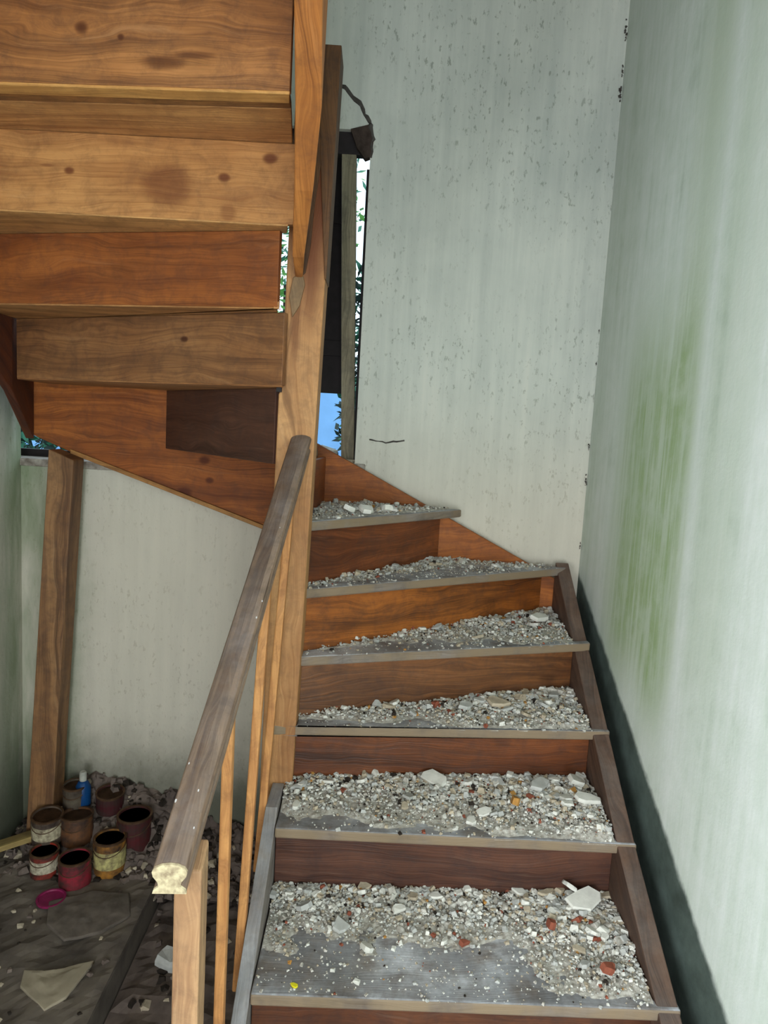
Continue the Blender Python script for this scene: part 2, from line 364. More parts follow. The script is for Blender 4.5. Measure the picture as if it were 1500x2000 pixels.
# back stringer against the rear wall
bsm = wood('orange_pine_stringer', (176,104,46), (120,64,28), stain=.25, knots=.35, spots=[(-.476,.955,.030,.022,.95),(-.405,1.078,.022,.016,.9),(-.385,1.006,.016,.012,.85)])
m = MB(); m.extr([(-1.045, 1.130, 1.145), (-.88, 1.130, 1.079), (-.175, 1.130, .839), (.94, 1.130, .37), (.94, 1.130, .688), (.147, 1.130, 1.085), (-.4,1.130,1.355), (-1.045, 1.130, 1.65)], (0, .030, 0))
part('stringer', m, bsm, (1, 0, 0), .003)
# lower lip of the back stringer: paler worn edge strip
m = MB(); m.extr([(-.88, 1.118, 1.076), (-.175, 1.118, .836), (-.175,1.118,.852), (-.88,1.118,1.092)], (0, .012, 0)); part('stringer_batten', m, wood('pale_batten', (176,128,74), (130,86,46), stain=.1, knots=0), (1,0,-.3), .002)
# left stringer of the upper flight
lst = wood('dark_red_stringer', (98,50,28), (58,28,20), stain=.5, knots=.3)
m = MB(); m.loft([[(a-.03, y, zz), (a, y, zz), (a, y, zz+.38), (a-.03, y, zz+.38)] for y, a, zz in ((1.128,-1.012,1.120),(.88,-.958,1.28),(-1.3,-.958,2.74))]); part('stringer', m, lst, (0, -1, .67), .003)
# ------------------------------------------------------------ upper flight, seen from below
up = {}
c12 = ((188,138,80),(124,84,46))
wr7 = wood('riser_wood_seven', (108,74,58), (76,50,42), stain=.3, knots=.0)
m = MB(); m.vplank((-.072,.535), (-.545,1.128), 6*H-TT, 7*H-.013, -.018); part('riser', m, wr7, (-.49,.59,0), .002)
# undersides follow z = k*H - .013, board .028 thick
def utread(k, poly, mat, label=None):
    zz = k*H-.013-(.008 if k == 10 and poly[0][1] < .15 else 0); m = MB(); m.prism(poly, zz, k*H+.005); return part('tread', m, mat, (1, -.1, 0), .002, label)
J = {7: ((-.065,.520), (-.56,1.128)), 8: ((-.050,.462), (-.955,.90)), 9: ((-.042,.420), (-.955,.645)), 10: ((-.030,.382), (-.955,.405)), 11: ((-.004,.115), (-.955,.178)), 12: ((.01,-.14), (-.955,-.13)), 13: ((.02,-.40),(-.955,-.39)), 14: ((.03,-.66),(-.955,-.65))}
umat = {8: wood('riser_wood_eight', (158,112,72), (104,70,46), stain=.45, knots=.5, ring=8, spots=[(-.34,1.44,.012,.008,.9)]),
        9: wood('riser_wood_nine', (164,98,48), (112,60,30), stain=.4, knots=.25, ring=5),
        10: wood('riser_wood_ten', (198,144,88), (150,98,56), stain=.12, knots=0, ring=5, spots=[(-.328,1.778,.062,.05,.62),(-.566,1.798,.013,.009,.9),(-.192,1.801,.015,.010,.9),(-.083,1.85,.018,.013,.9),(-.62,1.808,.02,.004,.5),(-.18,1.72,.02,.02,.5)]),
        11: wood('riser_wood_eleven', (180,124,74), (112,72,44), stain=.5, knots=.1, ring=10, spots=[(-.431,1.99,.016,.014,.9),(-.26,1.93,.05,.016,.75),(-.20,1.945,.05,.008,.7),(-.35,1.975,.008,.007,.9)]),
        12: wood('riser_wood_twelve', (170,122,70), (104,70,42), stain=.4), 13: wood('riser_wood_thirteen', (160,112,64), (104,70,42), stain=.4)}
utm = {7: wood('underside_wood_seven', (184,132,86), (132,88,54), stain=.25, knots=0), 8: wood('underside_wood_eight', (200,146,92), (136,92,56), stain=.25, knots=0), 9: wood('underside_wood_nine', (208,156,98), (140,98,58), stain=.3, knots=0),
       10: wood('underside_wood_ten', (222,168,108), (160,108,66), stain=.3, knots=0, ring=12)}
for k in range(8, 14):
    a, b = J[k]; bx = b[0]
    xr = a[0]
    aa = (xr, a[1]); 
    if k == 9: aa = (xr-.017, a[1])      # this board stops short of the newel and lets daylight through
    if k == 8: aa = (xr+.004, a[1])
    if k == 10: aa = (xr+.012, a[1])
    mm = MB(); mm.vplank(aa, b, (k-1)*H-(.009 if k != 11 else .016), k*H-.014, -.018)
    part('riser', mm, umat[k], (b[0]-a[0], b[1]-a[1], 0) if False else (1, 0, 0), .002)
def between(k, ins=0):
    (a, b), (c, d) = J[k], J[k+1]
    return a, b, c, d
for k in range(7, 14):
    a, b, c, d = between(k)
    (n0, n1) = off((a[0], a[1]), (b[0], b[1]), -.03) if k != 7 else off(a, b, -.03)
    if k == 7:
        poly = [(-.07,.575), (-.50,1.128), (-.955,1.128), (-.955, .902), (-.046, .464), (-.046,.498), (-.068,.498)]
    else:
        e = -.002
        poly = [(c[0]-.004, c[1]-e), (a[0]-.004, a[1]+.03), (-.955, b[1]+.03), (-.955, d[1]-e)]
        if k in (8,): poly = [(c[0]-.012, c[1]-e), (-.068, c[1]-e), (-.068, a[1]+.03), (-.955, b[1]+.03), (-.955, d[1]-e)]
    if k == 10:   # two boards with an open joint
        ym = lambda x: .20+(x+.03)*(-.03)
        p1 = [(-.012, .2025), (-.034, .41), (-.955, .435), (-.955, .2365)]
        p2 = [(-.004, .118), (-.012, .202), (-.955, .236), (-.955, .180)]
        p2a = [(-.004, .118), (-.010, .160), (-.955, .222), (-.955, .180)]; p2 = [(-.010, .1605), (-.012, .2015), (-.955, .276), (-.955, .2225)]  # front strip split off; its paler yellow paints in a highlight
        p1 = [(-.012, .2025), (-.034, .41), (-.955, .435), (-.955, .2775)]
        utread(10, p1, utm[10]); utread(10, p2a, wood('highlit_underside_board', (236,184,112), (190,134,74), stain=.1, knots=0, ring=5), 'front board with a yellowish highlight in its colour'); utread(10, p2, wood('stained_underside_board', (170,120,72), (92,62,42), stain=.8, knots=0), 'dark stained board'); continue
    utread(k, poly, utm.get(k, utm[10]))
# inner stringer of the upper flight
ism = wood('inner_stringer_wood', (196,128,66), (140,84,42), stain=.3, knots=.3, ring=8)
m = MB(); ys = [.492, .40, .24, .11, -.15, -.5, -1.0]; zb = [1.60, 1.63, 1.735, 1.85, 2.06, 2.33, 2.72]; xl = [-.026, -.024, -.004, .009, .027, .042, .055]; xr = [-.006, .006, .038, .062, .075, .088, .10]
rings = []
for y, z, a, b in zip(ys, zb, xl, xr): rings.append([(a, y, z), (b, y, z), (b+.004, y, z+.26), (a, y, z+.26)])
m.loft(rings); part('stringer', m, ism, (0, -1, .8), .004)
# central newel post
npm = wood('pine_newel', (200,152,102), (160,112,70), stain=.12, knots=.15, ring=5, spots=[(2.02,.04,.42,.075,.85),(1.74,.012,.30,.034,.95),(1.50,-.02,.13,.016,.6),(1.9,-.03,.3,.02,.6)])
npd = wood('dark_pine_newel', (128,88,48), (66,42,26), stain=.7, knots=.3, ring=6)
m = MB()
def nring(z):
    t_ = (z-.1)/2.06; xr_ = .018+.046*t_; xl_ = -.072+.030*t_ if z > 1.3 else -.072+.022*t_
    return [(xl_, .50, z), (xr_, .50, z), (xr_, .592, z), (xl_, .592, z)]
m.loft([nring(z) for z in (-.20, .4, 1.0, 1.3, 1.31, 1.7, 2.165)], 0)
o_np = part('newel_post', m, npm, (0, 0, 1), .004, 'tall pale pine newel post')
m = MB(); m.extr([(x,.494,z) for x,z in [(-.014,1.60),(.0,1.615),(.010,1.68),(.016,1.78),(.030,1.90),(.046,2.02),(.054,2.15),(.0,2.15),(-.004,1.95),(-.010,1.80),(-.006,1.70)]], (0,.007,0)); xq = lambda z: .018+.046*(z-.1)/2.06
m.loft([[(a, .493, z), (xq(z)+.003, .493, z), (xq(z)+.003, .597, z), (a, .597, z)] for z, a in ((1.60, .050), (1.72, .040), (1.9, .026), (2.169, .012))]); part('wane_strip', m, wood('bark_edge', (104,72,44), (54,34,24), stain=.9, knots=.2), (0,0,1), .002, 'dark brown barky edge', parent=o_np)
m = MB(); m.box(-.064,-.050,.488,.50,1.305,1.335); part('peg', m, M['black'], (0,0,1), .001, parent=o_np)
m = MB(); m.extr([(-.030,.492,1.50),(-.012,.492,1.53),(.0,.492,1.585),(-.008,.492,1.615),(-.032,.492,1.60),(-.040,.492,1.55)], (0,.012,0)); part('split_chip', m, wood('chip_wood', (150,124,92), (110,86,60)), (0,0,1), .002, parent=o_np)
# small lump of mortar and a dark mortise on the newel
# handrail
hrm = wood('weathered_handrail', (138,116,98), (88,70,60), dust=.3, stain=.35, knots=0, dustcol=(132,128,130))
hre = plain('sawn_end_wood', (200,186,152), .8, .25, 90, c2=(140,124,100))
prof = [(x*.80, z*.74) for x, z in [(-.031,-.006),(-.027,.001),(-.014,.006),(0,.0075),(.014,.006),(.027,.001),(.031,-.006),(.029,-.014),(.021,-.023),(.019,-.031),(.028,-.037),(.030,-.043),(-.030,-.043),(-.028,-.037),(-.019,-.031),(-.021,-.023),(-.029,-.014)]]
p0 = Vector((-.049, -.455, .598)); p1 = Vector((.006, .50, 1.190))
d = (p1-p0).normalized(); sx = d.cross(Vector((0,0,1))).normalized(); sz = sx.cross(d)
plumb = lambda p, y: p+d*((y-p.y)/d.y)
rings = [[p0+(p1-p0)*t+sx*px*(1+.02*math.sin(9*t)+.12*t)+sz*pz for px, pz in prof] for t in [i/16 for i in range(17)]]
rings[0] = [plumb(p, p0.y) for p in rings[0]]; rings[1] = [p+d*.01 for p in rings[1]]; rings[16] = [plumb(p, p1.y) for p in rings[16]]
m = MB(); m.loft(rings, 0, False); n = len(prof)
m.f.append(tuple(range(n-1,-1,-1))); m.m.append(0); m.f.append(tuple(16*n+i for i in range(n))); m.m.append(0)
rail = part('handrail', m, hrm, tuple(d), .0015, 'grey weathered moulded handrail')
m = MB(); m.loft([[p-d*e for p in rings[0]] for e in (.0, .003)]); part('rail_end', m, hre, (1,0,0), 0, 'pale sawn end of the handrail', parent=rail)
# paint spots on the rail
pm = plain('paint_spot', (214,212,214), .6, .1)
for (t, o) in [(.10,.012),(.14,-.026),(.085,-.029),(.05,.024),(.42,.027),(.46,.029),(.66,.02)]:
    c = p0+(p1-p0)*t+sx*o*.74+sz*(.0052-(o/.031)**2*.005)
    m = MB(); a_ = random.uniform(.0010,.0022)
    m.loft([[c+sx*a_*math.cos(q)*s_+d*a_*2.0*math.sin(q)*s_+sz*hh for q in [k*math.pi/4 for k in range(8)]] for s_, hh in ((1,-.001),(.8,.0008))])
    part('paint_splash', m, pm, (1,0,0), 0, parent=rail)
# end post of the balustrade
epm = wood('pale_end_post', (186,150,112), (140,104,76), stain=.2, knots=.15)
zr = lambda y: 1.180+.62*(y-.484)-.05
m = MB(); m.hexa([(-.052,-.425,ZF),(-.014,-.425,ZF),(-.014,-.382,ZF),(-.052,-.382,ZF),(-.052,-.425,.572),(-.012,-.425,.572),(-.012,-.382,.596),(-.052,-.382,.596)]); part('end_post', m, epm, (0,0,1), .003)
blm = wood('pine_baluster', (214,156,98), (160,100,58), stain=.2, knots=.3, ring=4)
rx = lambda y: -.049+.055*(y+.455)/.955
rt = lambda y: -.050 if y < 0 else rx(y)
for y, zb_ in [(-.066, -.30), (.138, -.115), (.392, .015)]:
    m = MB(); m.hexa([(-.064,y-.011,zb_),(-.043,y-.011,zb_),(-.043,y+.013,zb_),(-.064,y+.013,zb_),(rt(y)-.0105,y-.011,zr(y)),(rt(y)+.0105,y-.011,zr(y)),(rt(y)+.0105,y+.013,zr(y+.02)),(rt(y)-.0105,y+.013,zr(y+.02))])
    part('baluster', m, blm, (0,0,1), .004)
# ------------------------------------------------------------ prop under the corner
m = MB(); m.hexa([(-1.008,1.035,ZP-.02),(-.915,1.035,ZP-.02),(-.915,1.125,ZP-.02),(-1.008,1.125,ZP-.02),(-.918,1.035,1.092),(-.832,1.035,1.058),(-.832,1.125,1.058),(-.918,1.125,1.092)])
o = m.build('support_post', wood('support_post_wood', (150,112,76), (98,68,48), stain=.35, knots=.3), grain=(0,0,1), bevel=.004, base=True)
tag(o, 'square wooden post propping the stair corner in front of the back wall', 'post')
# ------------------------------------------------------------ window in the back wall
win = bpy.data.objects.new('window_1', None); COL.objects.link(win); win.location = (-.45, YB+.2, WZ0); win['kind'] = 'structure'
def wpart(name, m, mat, grain=(0,0,1), bevel=.002, label=None):
    o = m.build(name, mat, win, grain=grain, bevel=bevel)
    if label: o['label'] = label
    return o
m = MB(); m.box(WX0, -.25, 1.172, YB+.25, WZ0-.006, WZ0+.022); m.box(-.25, .172, 1.166, YB+.25, WZ0-.0, 1.092); wpart('window_sill', m, plain('dusty_sill', (176,170,160), .9, .4, 25, c2=(110,100,92)), (1,0,0), .004)
m = MB(); m.box(WX0, WX1, 1.20, 1.235, 2.175, WZ1); wpart('lintel', m, M['black'], (1,0,0))
m = MB(); m.hexa([(.080,1.22,1.09),(.128,1.22,1.09),(.128,1.27,1.09),(.080,1.27,1.09),(.028,1.20,2.25),(.080,1.20,2.25),(.080,1.27,2.25),(.028,1.27,2.25)]); wpart('frame_post', m, M['post'])
m = MB(); m.box(.119, WX1, 1.30, 1.36, WZ0+.03, 2.165); wpart('jamb', m, M['black'])
m = MB(); m.box(WX0, -1.21, 1.30, 1.36, WZ0+.03, 2.165); wpart('jamb', m, M['black'])
m = MB(); m.box(-.11, .062, 1.43, 1.455, 1.355, 2.28); m.box(-.11,.062,1.42,1.43,1.5,1.56); m.box(-.11,.062,1.41,1.42,2.0,2.06); wpart('shutter', m, M['black'], label='dark board shutter')
for x in (-.60,): 
    m = MB(); m.box(x-.02, x+.02, 1.30, 1.345, WZ0+.03, 2.165); wpart('mullion', m, M['black'])
m = MB(); m.box(-1.21, -.62, 1.31, 1.335, WZ0+.02, WZ0+.05); wpart('sash_rail', m, M['black'], (1,0,0))
# broken plaster edge arching over the opening's right-hand corner
def pjl(pts, r, name, lab, mat, jit=.004):
    P = []
    for i in range(len(pts)-1):
        a, b = Vector(pts[i]), Vector(pts[i+1])
        for k in range(5): P.append(a.lerp(b, k/5)+Vector((random.uniform(-jit,jit), 0, random.uniform(-jit,jit))))
    P.append(Vector(pts[-1])); m = MB()
    m.tube(P, [random.uniform(.6,1.3)*r for _ in P], 7)
    o = m.build(name, mat); o['kind'] = 'structure'; return o
pjl([(-.03,YB,2.40),(.03,YB,2.385),(.085,YB,2.34),(.125,YB,2.28),(.138,YB,2.22),(.134,YB,2.16)], .007, 'trim_1', '', M['crack'])
m = MB()
m.extr([(.06,YB-.004,2.25),(.13,YB-.004,2.27),(.142,YB-.004,2.22),(.138,YB-.004,2.165),(.115,YB-.004,2.155),(.085,YB-.004,2.19)], (0,.03,0)); struct('trim_2', m, M['brickdark'])
pjl([(.18,YB,1.185),(.24,YB,1.175),(.31,YB,1.187)], .003, 'trim_3', '', M['crack'], .002)
# ------------------------------------------------------------ outside
m = MB(); m.add([(-9,1.56,ZF),(9,1.56,ZF),(9,14,ZF+.2),(-9,14,ZF+.2)], [(0,1,2,3)]); m.add([(-9,1.56,ZF-.3),(9,1.56,ZF-.3),(9,14,ZF-.3),(-9,14,ZF-.3)], [(3,2,1,0)]); struct('ground', m, plain('grass_ground', (80,104,56), .95, .5, 4))
leafm = [plain('leaf_green', (92,150,70), .6, .3), plain('leaf_teal', (60,120,96), .6, .3), plain('leaf_dark', (30,52,46), .7, .4)]
def bush(x, y, z0, z1, r, nl, mi, label, trunk=True):
    e = empty('shrub', (x, y, ZF), label, 'shrub')
    m = MB()
    for _ in range(nl):
        a = random.uniform(0, 6.283); rr = r*math.sqrt(random.random()); zz = random.uniform(z0, z1)
        k = 1-.5*abs((zz-z0)/(z1-z0)-.5)
        c = Vector((x+rr*k*math.cos(a), y+rr*k*math.sin(a), zz)); s = random.uniform(.03,.06)
        d1 = Vector((random.gauss(0,1),random.gauss(0,1),random.gauss(0,.6))).normalized(); d2 = d1.orthogonal().normalized()
        m.add([c-d1*s, c+d2*s*.4, c+d1*s, c-d2*s*.4], [(0,1,2,3)], random.choice(mi))
    m.build('foliage', leafm, e)
    m = MB(); m.tube([(x,y,ZF-.02),(x+.03,y,(z0+ZF)/2),(x,y,z0+.2*(z1-z0))], [.05,.035,.02]); m.build('stem', M['darkbit'], e)
bush(-.66, 4.9, 2.0, 4.2, .7, 2000, [0,0,1], 'leafy green shrub glimpsed through the gap beside the newel')
bush(.36, 3.6, 0.2, 2.35, .46, 4500, [2,2,2,1], 'dark shrub low behind the right edge of the window')
bush(-2.1, 3.2, 0.2, 1.5, .8, 3200, [1,2,2], 'bluish dark shrub behind the lower left end of the window')
m = MB(); vs = []
for i in range(25): vs += [(-12+i, 13+.02*i, ZF-.2), (-12+i, 13.5, 1.9+.25*math.sin(i*.7)+.15*math.sin(i*1.9)), (-12+i, 17, 2.1+.2*math.sin(i*.5))]
m.add(vs, [(3*i+a, 3*i+3+a, 3*i+4+a, 3*i+1+a) for i in range(24) for a in (0,1)]); struct('low_sky_backdrop', m, plain('blue_hills', (130,176,226), .95, .2, 1))  # hill-shaped mesh added so the low sky reads pale blue
# ------------------------------------------------------------ rubble
def inside(p, poly):
    x, y = p; c = False; n = len(poly)
    for i in range(n):
        x1, y1 = poly[i]; x2, y2 = poly[(i+1)%n]
        if (y1 > y) != (y2 > y) and x < (x2-x1)*(y-y1)/(y2-y1)+x1: c = not c
    return c
def chunk(m, c, s, flat, mi, rot=None):
    """an irregular broken lump: a jittered 8-cornered block"""
    a = random.uniform(0, 6.28) if rot is None else rot; tx = random.gauss(0,.25); ty = random.gauss(0,.25)
    mat = Matrix.Rotation(a, 3, 'Z') @ Matrix.Rotation(tx, 3, 'X') @ Matrix.Rotation(ty, 3, 'Y')
    pts = []
    for z in (-1, 1):
        for x, y in ((-1,-1),(1,-1),(1,1),(-1,1)):
            k = 1 if z < 0 else random.uniform(.55,.95)
            pts.append(Vector(c)+mat @ Vector((x*s*.5*k*random.uniform(.55,1.1), y*s*.4*k*random.uniform(.55,1.1), z*s*.5*flat*random.uniform(.6,1.1))))
    m.hexa(pts, mi)
def slabpiece(c, sx, sy, th, rz, tilt, mat, name='plaster_flake', n=7, nstep=2):
    m = MB(); ang = sorted([2*math.pi*(k+random.uniform(-.3,.3))/n for k in range(n)]); rr = [random.uniform(.55,1.15) for _ in range(n)]
    M3 = Matrix.Rotation(rz,3,'Z') @ Matrix.Rotation(tilt[0],3,'X') @ Matrix.Rotation(tilt[1],3,'Y')
    rings = []
    for z, s_ in ((-.5,.94),(0,1.0),(.5,.92)):
        rings.append([Vector(c)+M3 @ Vector((sx*.5*r*s_*math.cos(a), sy*.5*r*s_*math.sin(a), th*z+random.uniform(-.1,.1)*th)) for a, r in zip(ang, rr)])
    m.loft(rings); return m.build(name, mat, bevel=0)
from mathutils import noise as mn
TN = {0: 'lowest visible tread', 1: 'second tread up', 2: 'third tread up', 3: 'fourth tread up', 4: 'fifth tread up', 5: 'winder tread below the window'}
# area (plan polygon) of rubble on each tread and its density towards the right-hand end
def field(k, x, y):
    """0..1 heap height at a point on tread k"""
    (a, b) = NOS[k]; fx = min(1, max(0, x/WB)); (ra, rb) = R[k+1] if k+1 in R else J[7]
    ax, ay = a; bx, by = b
    tt = (x-ra[0])/max(1e-6, (rb[0]-ra[0])); yr = ra[1]+(rb[1]-ra[1])*tt
    if k == 5: yr = 1.128
    tn = (x-ax)/(bx-ax); yn = ay+(by-ay)*tn
    dep = max(.02, yr-yn); v = (y-yn)/dep                # 0 at the nosing, 1 at the riser
    if v < .02 or v > 1.0: return 0
    nz = mn.fractal(Vector((x*9, y*9, k*5.1)), .6, 2.1, 4)
    if k == 0: h = (v-.50)*1.3 + .9*max(0, fx-.62)*2.0 + .1
    elif k == 1: h = (v-.30)*1.2 + .55*fx
    elif k == 2: h = (v-.30)*.9 + .85*fx-.26
    elif k == 3: h = (v-.35)*.9 + 1.0*fx-.50
    elif k == 4: h = (v-.35)*.8+.40*fx-.10
    else: h = .45
    if k in (0, 1) and fx > .80: h *= 1.15
    edge = min(1, v/.12)
    return max(0, min(1, h+.28*nz))*edge
used = set()
def rubble(k, n_chip, hmax, big):
    poly = tpoly(k); z = k*H
    xs = [p[0] for p in poly]; ys = [p[1] for p in poly]; x0, x1, y0, y1 = max(min(xs),.026 if k>1 else .003), min(max(xs), WB-.004), min(ys), max(ys)
    m = MB()
    # bed of grit following the heap
    N = 90; vid = {}; vs = []; fs = []
    for j in range(int(N*.6)):
        for i in range(N):
            x = x0+(x1-x0)*i/(N-1); y = y0+(y1-y0)*j/(int(N*.6)-1)
            h = field(k, x, y) if inside((x, y), poly) else 0
            h2 = h*hmax*(.75+.5*mn.noise(Vector((x*60,y*60,k))))
            vid[i,j] = len(vs); vs.append((x, y, z-.0015+h2 if h > .02 else z-.004))
            
    for j in range(int(N*.6)-1):
        for i in range(N-1):
            q = (vid[i,j], vid[i+1,j], vid[i+1,j+1], vid[i,j+1])
            if sum(vs[a][2] > z-.002 for a in q) >= 2: fs.append(q)
    m.add(vs, fs, 0)
    cnt = 0; tries = 0
    while cnt < n_chip and tries < n_chip*30:
        tries += 1; x = random.uniform(x0, x1); y = random.uniform(y0, y1)
        if not inside((x, y), poly): continue
        h = field(k, x, y)
        if random.random() > h*1.1+.06: continue
        s = min(.024, .0028+random.expovariate(1/.0034))*(.75+.5*h)
        chunk(m, (x, y, z+h*hmax+s*.15), s, random.uniform(.3,.8), random.choices([0,1,2,3,4,5,6], [22,30,24,18,2.5,1,3])[0]); cnt += 1
    o = m.build('plaster_rubble', [M['grit'], M['pw'], M['pg'], M['pb'], M['brick'], M['ochre'], M['darkbit']], base=True)
    tag(o, 'crumbled plaster rubble and grit spread over the '+TN[k], 'rubble', kind='stuff')
    g = 'broken plaster flakes on the '+TN[k]; cnt = 0; tries = 0
    while cnt < big and tries < 4000:
        tries += 1; x = random.uniform(x0+.03, x1-.03); y = random.uniform(y0+.03, y1-.02)
        if not inside((x, y), poly): continue
        h = field(k, x, y)
        if random.random() > h: continue
        s = random.uniform(.026, .055)*(.7 if k > 3 else 1)
        mi = random.choices([0,1,2],[5,3,2])[0]; fx = (x-x0)/(x1-x0)
        (na, nb) = NOS[k]; yn = na[1]+(nb[1]-na[1])*(x-na[0])/(nb[0]-na[0]); rr_ = R.get(k+1); yr = rr_[0][1]+(rr_[1][1]-rr_[0][1])*(x-rr_[0][0])/(rr_[1][0]-rr_[0][0]) if k < 5 else 1.128
        lab = '%s %s plaster flake %s, %s of %s' % ('thumb-sized' if s < .04*(.7 if k > 3 else 1) else 'palm-sized', ['white','grey','beige'][mi], 'by the riser' if (y-yn)/(yr-yn) > .6 else 'near the nosing', ['left end','left half','middle','right half','right end'][min(4,int(fx*5))], TN[k])
        if lab in used: continue
        used.add(lab)
        o = slabpiece((x, y, z+h*hmax+.007), s, s*random.uniform(.5,.8), random.uniform(.006,.012), random.uniform(0,3.1), (random.gauss(0,.2), random.gauss(0,.2)), [M['pw'],M['pg'],M['pb']][mi])
        tag(o, lab, 'plaster flake', g); cnt += 1
rubble(0, 7500, .030, 24)
rubble(1, 6500, .036, 26)
rubble(2, 4200, .030, 16)
rubble(3, 3200, .030, 9)
rubble(4, 1900, .014, 5)
rubble(5, 800, .012, 6)
def flake(c, sx, sy, th, rz, tilt, mat, label, cat='plaster flake', name='plaster_flake'):
    return tag(slabpiece(c, sx, sy, th, rz, tilt, mat, name), label, cat)
flake((.80,.315-.03,.052), .13, .075, .011, .35, (.25,-.12), M['pw'], 'largest pale plaster slab leaning on the rubble at the right of the lowest visible tread')
flake((.775,.315,.064), .06, .045, .010, 1.9, (.6,.2), M['pw'], 'upright plaster shard behind the largest slab on the lowest visible tread')
flake((.425,.52,.19+.043), .10, .06, .012, -.4, (.35,.1), M['pw'], 'blue-white plaster slab at the middle of the second tread up')
flake((.84,.44,.19+.05), .10, .05, .012, .1, (.2,.05), M['pw'], 'pale flat plaster slab at the right end of the second tread up')
flake((.72,.50,.19+.052), .09, .06, .012, .5, (.3,.1), M['pg'], 'grey plaster slab near the riser on the second tread up')
flake((.84,.52,.19+.06), .08, .06, .014, 1.0, (.4,.2), M['pw'], 'tilted plaster lump in the back right corner of the second tread up')
flake((.62,.67,.38+.035), .10, .055, .012, -.3, (.2,.1), M['pb'], 'cream plaster slab at the middle of the third tread up')
flake((.52,.64,.38+.03), .08, .045, .012, .2, (.25,.1), M['pg'], 'grey plaster slab left of the cream one on the third tread up')
flake((.80,.95,.57+.042), .09, .05, .016, .1, (.25,.1), M['pw'], 'thick plaster slab at the back right of the fourth tread up')
for i, (x, y) in enumerate([(.19,.80),(.135,.80),(.25,.86)]):
    flake((x, y, .95+.02), .055, .04, .016, i*1.3, (.3,.2), M['pw'], ['whitish plaster lump at the middle of the small winder tread', 'whitish plaster lump nearest the newel on the small winder tread', 'whitish plaster lump towards the wall on the small winder tread'][i])
flake((.80,.075,.032), .035, .028, .018, .3, (.2,.3), M['brick'], 'red brick fragment near the front right of the lowest visible tread', 'brick fragment', 'brick_fragment')
flake((.70,.20,.04), .034, .026, .018, 1.3, (.2,.3), M['brick'], 'red brick fragment below the largest plaster slab', 'brick fragment', 'brick_fragment')
flake((.48,.16,.012), .034, .02, .012, .2, (.1,.2), M['brick'], 'red brick fragment at the middle of the lowest visible tread', 'brick fragment', 'brick_fragment')
flake((.64,.42,.19+.045), .034, .028, .02, 1.3, (.2,.3), M['ochre'], 'orange brick fragment at the right of the second tread up', 'brick fragment', 'brick_fragment')
flake((.092,.022,.003), .024, .014, .005, -.3, (.0,.1), plain('yellow_scrap', (226,214,40), .6, .1), 'small bright yellow scrap at the left front of the lowest visible tread', 'scrap', 'yellow_scrap')
flake((.025,1.25,1.118), .085, .07, .05, .2, (.1,.2), M['pw'], 'white plaster lump on the window sill beside the newel', 'plaster lump', 'plaster_lump')
flake((.105,1.20,1.099), .06, .03, .014, .2, (.0,.0), M['pb'], 'beige mortar bit on the sill at the foot of the leaning frame post', 'mortar bit', 'mortar_bit')
# dirt specks in the room corner
for i, (x, y, z, s) in enumerate([(.985,1.172,2.62,.02),(.985,1.172,2.50,.014),(.984,1.172,2.42,.02),(.985,1.172,1.62,.008),(.986,1.172,1.50,.008),(.986,1.172,1.20,.012),(.986,1.172,1.07,.014),(.986,1.172,.83,.01)]):
    m = MB(); [chunk(m, (x+random.gauss(0,.12)*s, y, z+random.gauss(0,.7)*s), s*random.uniform(.15,.38), 1.4, 0) for _ in range(12)]
    tag(m.build('dirt_clump', M['crack']), ['topmost dark cobweb clump in the right-hand wall corner','small second cobweb clump from the top of the wall corner','third cobweb clump from the top of the wall corner','tiny dirt clump in the corner beside the top of the green stain','tiny dirt clump in the corner just under the tiny one beside the green stain','third dirt clump from the bottom of the wall corner','second dirt clump from the bottom of the wall corner','lowest dirt clump in the wall corner just above the stairs'][i], 'dirt clump', 'dirt clumps in the right-hand corner')
# ------------------------------------------------------------ floor clutter
def heap():
    vs, fs = [], []; nx, ny = 60, 34; x0, x1, y0, y1 = -1.06, -.10, .86, 1.176
    for j in range(ny+1):
        for i in range(nx+1):
            x = x0+(x1-x0)*i/nx; y = y0+(y1-y0)*j/ny
            h = .22*math.exp(-((x+.80)/.20)**2)+.15*math.exp(-((x+.52)/.18)**2)+.06*math.exp(-((x+.25)/.1)**2)
            h *= max(0, (y-y0)/(y1-y0))**1.2
            h += .035*mn.fractal(Vector((x*14, y*14, 4)), .6, 2.1, 4)*min(1, 12*(y-y0))
            vs.append((x, y, (ZP if x < -.474 else ZP-.03)+h-.012 if j > 0 else ZP-.05))
    for j in range(ny):
        for i in range(nx): a = j*(nx+1)+i; fs.append((a, a+1, a+nx+2, a+nx+1))
    m = MB(); m.add(vs, fs, 0)
    for _ in range(700):
        v = random.choice(vs); chunk(m, (v[0], v[1]-.005, v[2]+.004), random.uniform(.008,.035), random.uniform(.4,.9), random.choices([0,1,2],[6,3,1])[0])
    tag(m.build('dirt_heap', [M['dirt'], M['darkbit'], M['pb']], base=True), 'heap of dark earth and rubble against the back wall under the stairs', 'dirt heap', kind='stuff')
heap()
rustm = plain('rusty_tin', (104,78,58), .6, .5, 30, .5)
